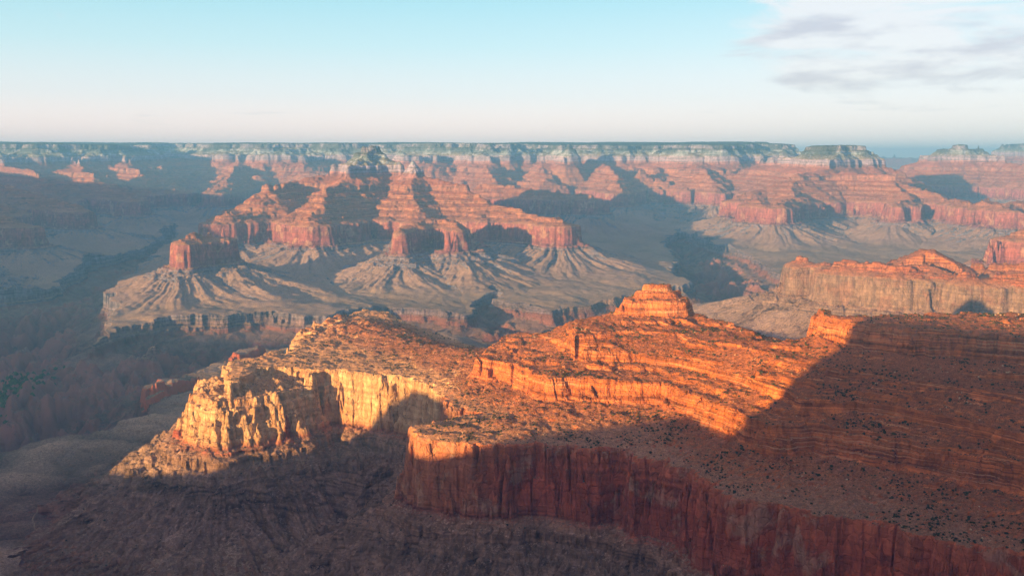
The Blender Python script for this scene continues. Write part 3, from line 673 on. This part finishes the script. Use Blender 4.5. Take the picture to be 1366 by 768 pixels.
def scatter(name_one, name_all, mat, pts, sizes, vis, flat, rough, label, label_all, cat, cat_all, group, n_one, nv=6, with_stem=False):
    X, Y, Z = pts; g = random.Random(5)
    shapes = [blob(100+i, flat, rough) for i in range(nv)]
    meshes = [tri_mesh(name_one, *sh_, mat) for sh_ in shapes]
    stem = None
    if with_stem:
        bm = bmesh.new(); bmesh.ops.create_cone(bm, cap_ends=True, segments=6, radius1=.09, radius2=.05, depth=.5)
        for v in bm.verts: v.co.z -= .18; v.co.x += .06*(v.co.z > -.2)
        stem = bpy.data.meshes.new('trunk'); bm.to_mesh(stem); bm.free(); stem.materials.append(BARK)
    size_px = np.where(vis, sizes/Y, 0)
    ok = np.abs(X/Y*FPX) < 683*.99
    pyy = 384 - FPX*(Y*sp + (Z-CAMZ)*cp)/(Y*cp - (Z-CAMZ)*sp)
    ok &= (pyy < 762)
    size_px = np.where(ok, size_px, 0)
    order = np.argsort(-size_px)[:n_one]; single = np.zeros(len(X), bool); single[order] = True
    for i in order:
        o = bpy.data.objects.new(name_one, meshes[g.randrange(nv)]); COL.objects.link(o)
        o.location = (X[i], Y[i], Z[i] + sizes[i]*flat*.28); o.rotation_euler = (0, 0, g.uniform(0, 6.28)); sz = sizes[i]
        o.scale = (sz, sz*g.uniform(.8, 1.1), sz*g.uniform(.8, 1.15))
        tagit(o, label, cat, None, group)
        if stem:
            t = bpy.data.objects.new('trunk', stem); COL.objects.link(t); t.parent = o
    cos, fas, k = [], [], 0
    lo_shapes = [blob(300+i, flat, rough, 1) for i in range(nv)]
    for i in np.nonzero(~single)[0]:
        co, fa = lo_shapes[g.randrange(nv)]; a = g.uniform(0, 6.28); c_, s_ = math.cos(a), math.sin(a)
        q = np.stack([co[:,0]*c_-co[:,1]*s_, co[:,0]*s_+co[:,1]*c_, co[:,2]], 1)*sizes[i] + np.array([X[i], Y[i], Z[i] + sizes[i]*flat*.28])
        cos.append(q); fas.append(fa+k); k += len(co)
    o = bpy.data.objects.new(name_all, tri_mesh(name_all, np.concatenate(cos), np.concatenate(fas), mat)); COL.objects.link(o)
    tagit(o, label_all, cat_all, 'stuff')

def dens_shrub(x, y, s):
    n = perlin(x/140, y/140, 201)*.5 + .5
    m = perlin(x/45, y/45, 202)*.5 + .5
    base = np.where(s > 1500, 1.0, .10)
    return base*(.2 + smooth(.3, .8, n)*.9)*(.18 + smooth(.4, .7, m))*np.where(y > 2700, .6, 1.0)
x_, y_, z_, v_, g_ = gather(20000, 11, 1140, 1830, dens_shrub)
sz = 1.3 + 4.6*g_.random(len(x_))**2.4 + 1.6*(g_.random(len(x_)) > .95)
scatter('juniper_shrub', 'desert_brush', LEAF, (x_, y_, z_), sz, v_, .72, .42,
        'dark green rounded juniper shrub on the near red slopes, larger than the brush around it', 'small dark brush dotted all over the near slopes', 'shrub', 'brush', 'large junipers on the near red slopes', 300, with_stem=True)
def dens_rock(x, y, s):
    n = perlin(x/90, y/90, 211)*.5 + .5
    return (.1 + smooth(.5, .8, n)*2)*np.where(s > 1500, 1, .6)
x_, y_, z_, v_, g_ = gather(5200, 12, 1150, 1830, dens_rock)
sz = .9 + 3.4*g_.random(len(x_))**5 + .6*g_.random(len(x_))
scatter('boulder', 'rubble', STONE, (x_, y_, z_), sz, v_, .75, .30,
        'pale angular boulder lying on the near slopes, bigger than the rubble around it', 'pale broken stones scattered over the near slopes', 'boulder', 'rubble', 'large pale boulders on the near slopes', 60)

# ------------------------------------------------------------------ footpath and the green grove by the creek
def ribbon(name, pts, width, mat):
    P = []
    for (ax, ay), (bx, by) in zip(pts[:-1], pts[1:]):
        n = max(2, int(math.hypot(bx-ax, by-ay)/8))
        P += [(ax + (bx-ax)*i/n, ay + (by-ay)*i/n) for i in range(n)]
    P = np.array(P + [pts[-1]]); P[:,0] += perlin(P[:,0]/40, P[:,1]/40, 231)*7; P[:,1] += perlin(P[:,0]/35, P[:,1]/35, 232)*7
    T = np.gradient(P, axis=0); T /= np.linalg.norm(T, axis=1)[:,None] + 1e-9
    Nn = np.stack([-T[:,1], T[:,0]], 1)
    A = P + Nn*width/2; B = P - Nn*width/2
    za = height_mt(A[:,0], A[:,1])[0]; zb = height_mt(B[:,0], B[:,1])[0]; z = np.maximum(za, zb) + 1.1
    co = np.concatenate([np.c_[A, z], np.c_[B, z]]); n = len(P); i = np.arange(n-1)
    fa = np.concatenate([np.stack([i, i+1, i+1+n], 1), np.stack([i, i+1+n, i+n], 1)])
    o = bpy.data.objects.new(name, tri_mesh(name, co, fa, mat)); COL.objects.link(o); return o
DUST = simple_mat('trodden_dust', (.22,.16,.12), (.27,.20,.15), .05)
tp = [wp(*p, 1140) for p in [(54,655),(41,672),(44,684),(49,698)]]
tagit(ribbon('footpath', tp, 4.0, DUST), 'thin pale footpath bending across the shaded flat at lower left', 'path', 'structure')
GREEN = simple_mat('cottonwood_leaf', (.03,.06,.02), (.06,.10,.03), .05)
gg = np.random.default_rng(31); n = 420
cx_, cy_ = wp(14, 556, 900)
gx = cx_ + gg.normal(0, 60, n); gy = cy_ + gg.normal(0, 170, n)
gz = height_mt(gx, gy)[0]; k = 0; cos = []; fas = []
shp = [blob(400+i, .9, .45, 1) for i in range(4)]
for i in range(n):
    co, fa = shp[i % 4]; sz_ = 12 + 10*gg.random()
    cos.append(co*sz_ + np.array([gx[i], gy[i], gz[i] + sz_*.3])); fas.append(fa + k); k += len(co)
o = bpy.data.objects.new('tree_grove', tri_mesh('tree_grove', np.concatenate(cos), np.concatenate(fas), GREEN)); COL.objects.link(o)
tagit(o, 'green grove of trees along the creek in the dark gorge at far left', 'grove', 'stuff')

# ------------------------------------------------------------------ camera
cam = bpy.data.cameras.new('camera'); co_ = bpy.data.objects.new('camera', cam); COL.objects.link(co_)
co_.location = (0, 0, CAMZ); co_.rotation_euler = (math.pi/2 - PITCH, 0, 0)
cam.sensor_width = 36.0; cam.lens = 36.0*FPX/1366.0; cam.clip_start = .5; cam.clip_end = 300000
bpy.context.scene.camera = co_

# ------------------------------------------------------------------ light
SUN_EL = math.radians(7.0)
SUN_H = (SHX, SHY)                       # horizontal direction towards the sun
sd = (SUN_H[0]*math.cos(SUN_EL), SUN_H[1]*math.cos(SUN_EL), math.sin(SUN_EL))
L = bpy.data.lights.new('sun', 'SUN'); L.energy = 5.0; L.angle = math.radians(.55); L.color = (1.0, .59, .19)
lo = bpy.data.objects.new('sun', L); COL.objects.link(lo)
from mathutils import Vector
lo.rotation_euler = Vector(sd).to_track_quat('Z', 'Y').to_euler()

W = bpy.data.worlds.new('World'); bpy.context.scene.world = W; W.use_nodes = True
W.node_tree.nodes.clear(); N = NT(W.node_tree)
tc = N.add('ShaderNodeTexCoord'); dirv = tc.outputs['Generated']
sky = N.add('ShaderNodeTexSky', sky_type='NISHITA', sun_disc=False); sky.sun_elevation = SUN_EL
sky.sun_rotation = math.atan2(SUN_H[0], SUN_H[1]); sky.altitude = 2100; sky.air_density = 1.0; sky.dust_density = .6; sky.ozone_density = 2.0
sx = N.add('ShaderNodeSeparateXYZ'); N.lnk(dirv, sx.inputs[0])
el = N.math('ARCSINE', sx.outputs['Z'])
base = N.ramp(N.rng(el, -.02, 1.2, 0, 1, False), [(0,(1.75,1.05,.86)),(.035,(1.42,1.0,.90)),(.065,(.97,.90,.88)),(.105,(.63,.84,.86)),(.14,(.45,.77,.83)),(.20,(.42,.48,.50)),(.4,(.32,.32,.34)),(1,(.24,.24,.26))])
az = N.math('ARCTAN2', sx.outputs['X'], sx.outputs['Y'])
warm = N.rng(az, -.1, .6)
base = N.mix(N.math('MULTIPLY', warm, N.rng(el, .20, .0, 0, .75)), base, (1.0,.87,.84))
# thin sheet of cloud at the upper right, laid out on a high plane
inv = N.math('DIVIDE', 1.0, N.math('MAXIMUM', sx.outputs['Z'], .01))
cxy = N.add('ShaderNodeCombineXYZ'); N.lnk(N.math('MULTIPLY', sx.outputs['X'], inv), cxy.inputs[0]); N.lnk(N.math('MULTIPLY', sx.outputs['Y'], inv), cxy.inputs[1])
cd = N.add('ShaderNodeCombineXYZ'); N.lnk(N.math('MULTIPLY', sx.outputs['X'], 6.0), cd.inputs[0]); N.lnk(N.math('MULTIPLY', sx.outputs['Y'], 6.0), cd.inputs[1]); N.lnk(N.math('MULTIPLY', sx.outputs['Z'], 27.0), cd.inputs[2])
cn = N.math('ADD', N.math('MULTIPLY', N.noise(cd.outputs[0], 1.0, 9, .6, dist=.7), .75), N.math('MULTIPLY', N.noise(cxy.outputs[0], .5, 4, .5), .25))
cmask = N.math('MULTIPLY', N.rng(az, .14, .30), N.math('MULTIPLY', N.rng(el, .055, .085), N.rng(el, .19, .145)))
low = N.math('MULTIPLY', N.rng(az, .0, .35), N.math('MULTIPLY', N.rng(el, .03, .05), N.rng(el, .08, .06)))
cl = N.rng(N.math('ADD', cn, N.math('ADD', N.math('MULTIPLY', cmask, .30), N.math('MULTIPLY', low, .10))), .60, .76)
cl = N.math('MULTIPLY', cl, N.rng(el, .02, .05))
shade = N.noise(cd.outputs[0], 1.7, 5, .55)
ccol = N.mix(N.rng(N.math('ADD', shade, N.rng(el, .07, .14, -.1, .1, False)), .38, .60), (.64,.54,.57), (.95,.85,.81))
skyc = N.mix(N.math('MULTIPLY', cl, .85), base, ccol)
dt = N.add('ShaderNodeVectorMath', operation='DOT_PRODUCT'); N.lnk(dirv, dt.inputs[0]); dt.inputs[1].default_value = sd
glow = N.math('POWER', N.math('MAXIMUM', N.math('MULTIPLY', N.math('ADD', dt.outputs['Value'], .15), .87), 0), 2.5)
skyc = N.mix(1.0, skyc, N.mix(glow, (0,0,0), (1.05,.72,.52)), 'ADD')
bg = N.add('ShaderNodeBackground'); N.lnk(sky.outputs[0], bg.inputs[0]); bg.inputs[1].default_value = .012
bg2 = N.add('ShaderNodeBackground'); N.lnk(skyc, bg2.inputs[0]); bg2.inputs[1].default_value = .232
ad = N.add('ShaderNodeAddShader'); N.lnk(bg.outputs[0], ad.inputs[0]); N.lnk(bg2.outputs[0], ad.inputs[1])
wo = N.add('ShaderNodeOutputWorld'); N.lnk(ad.outputs[0], wo.inputs[0])

# ------------------------------------------------------------------ haze
HAZE = 5.0e-5
import bmesh
bm = bmesh.new(); bmesh.ops.create_cube(bm, size=1.0)
lo_, hi_ = Vector((-31000,-31000,float(min(Zg.min(), Z2.min()))-40)), Vector((31500,45500,float(max(Zg.max(), Z2.max()))+60))
for v in bm.verts: v.co = Vector([lo_[i] if v.co[i] < 0 else hi_[i] for i in range(3)])
me = bpy.data.meshes.new('haze'); bm.to_mesh(me); bm.free()
ho = bpy.data.objects.new('haze', me); COL.objects.link(ho)
m, N = new_mat('haze_air')
pv = N.add('ShaderNodeVolumePrincipled'); pv.inputs['Color'].default_value = (.13,.40,1.0,1); pv.inputs['Density'].default_value = HAZE; pv.inputs['Anisotropy'].default_value = 0.0
oo = N.add('ShaderNodeOutputMaterial'); N.lnk(pv.outputs[0], oo.inputs['Volume']); me.materials.append(m)
tagit(ho, 'pale blue evening haze filling the canyon', 'haze', 'stuff')

sc = bpy.context.scene
sc.view_settings.view_transform = 'Standard'; sc.view_settings.look = 'None'; sc.view_settings.gamma = 1.0
sc.view_settings.exposure = 2.0
sc.cycles.use_denoising = True
sc.cycles.max_bounces = 3; sc.cycles.diffuse_bounces = 2; sc.cycles.volume_bounces = 0; sc.cycles.transparent_max_bounces = 4
sc.cycles.use_adaptive_sampling = True; sc.cycles.adaptive_threshold = .02
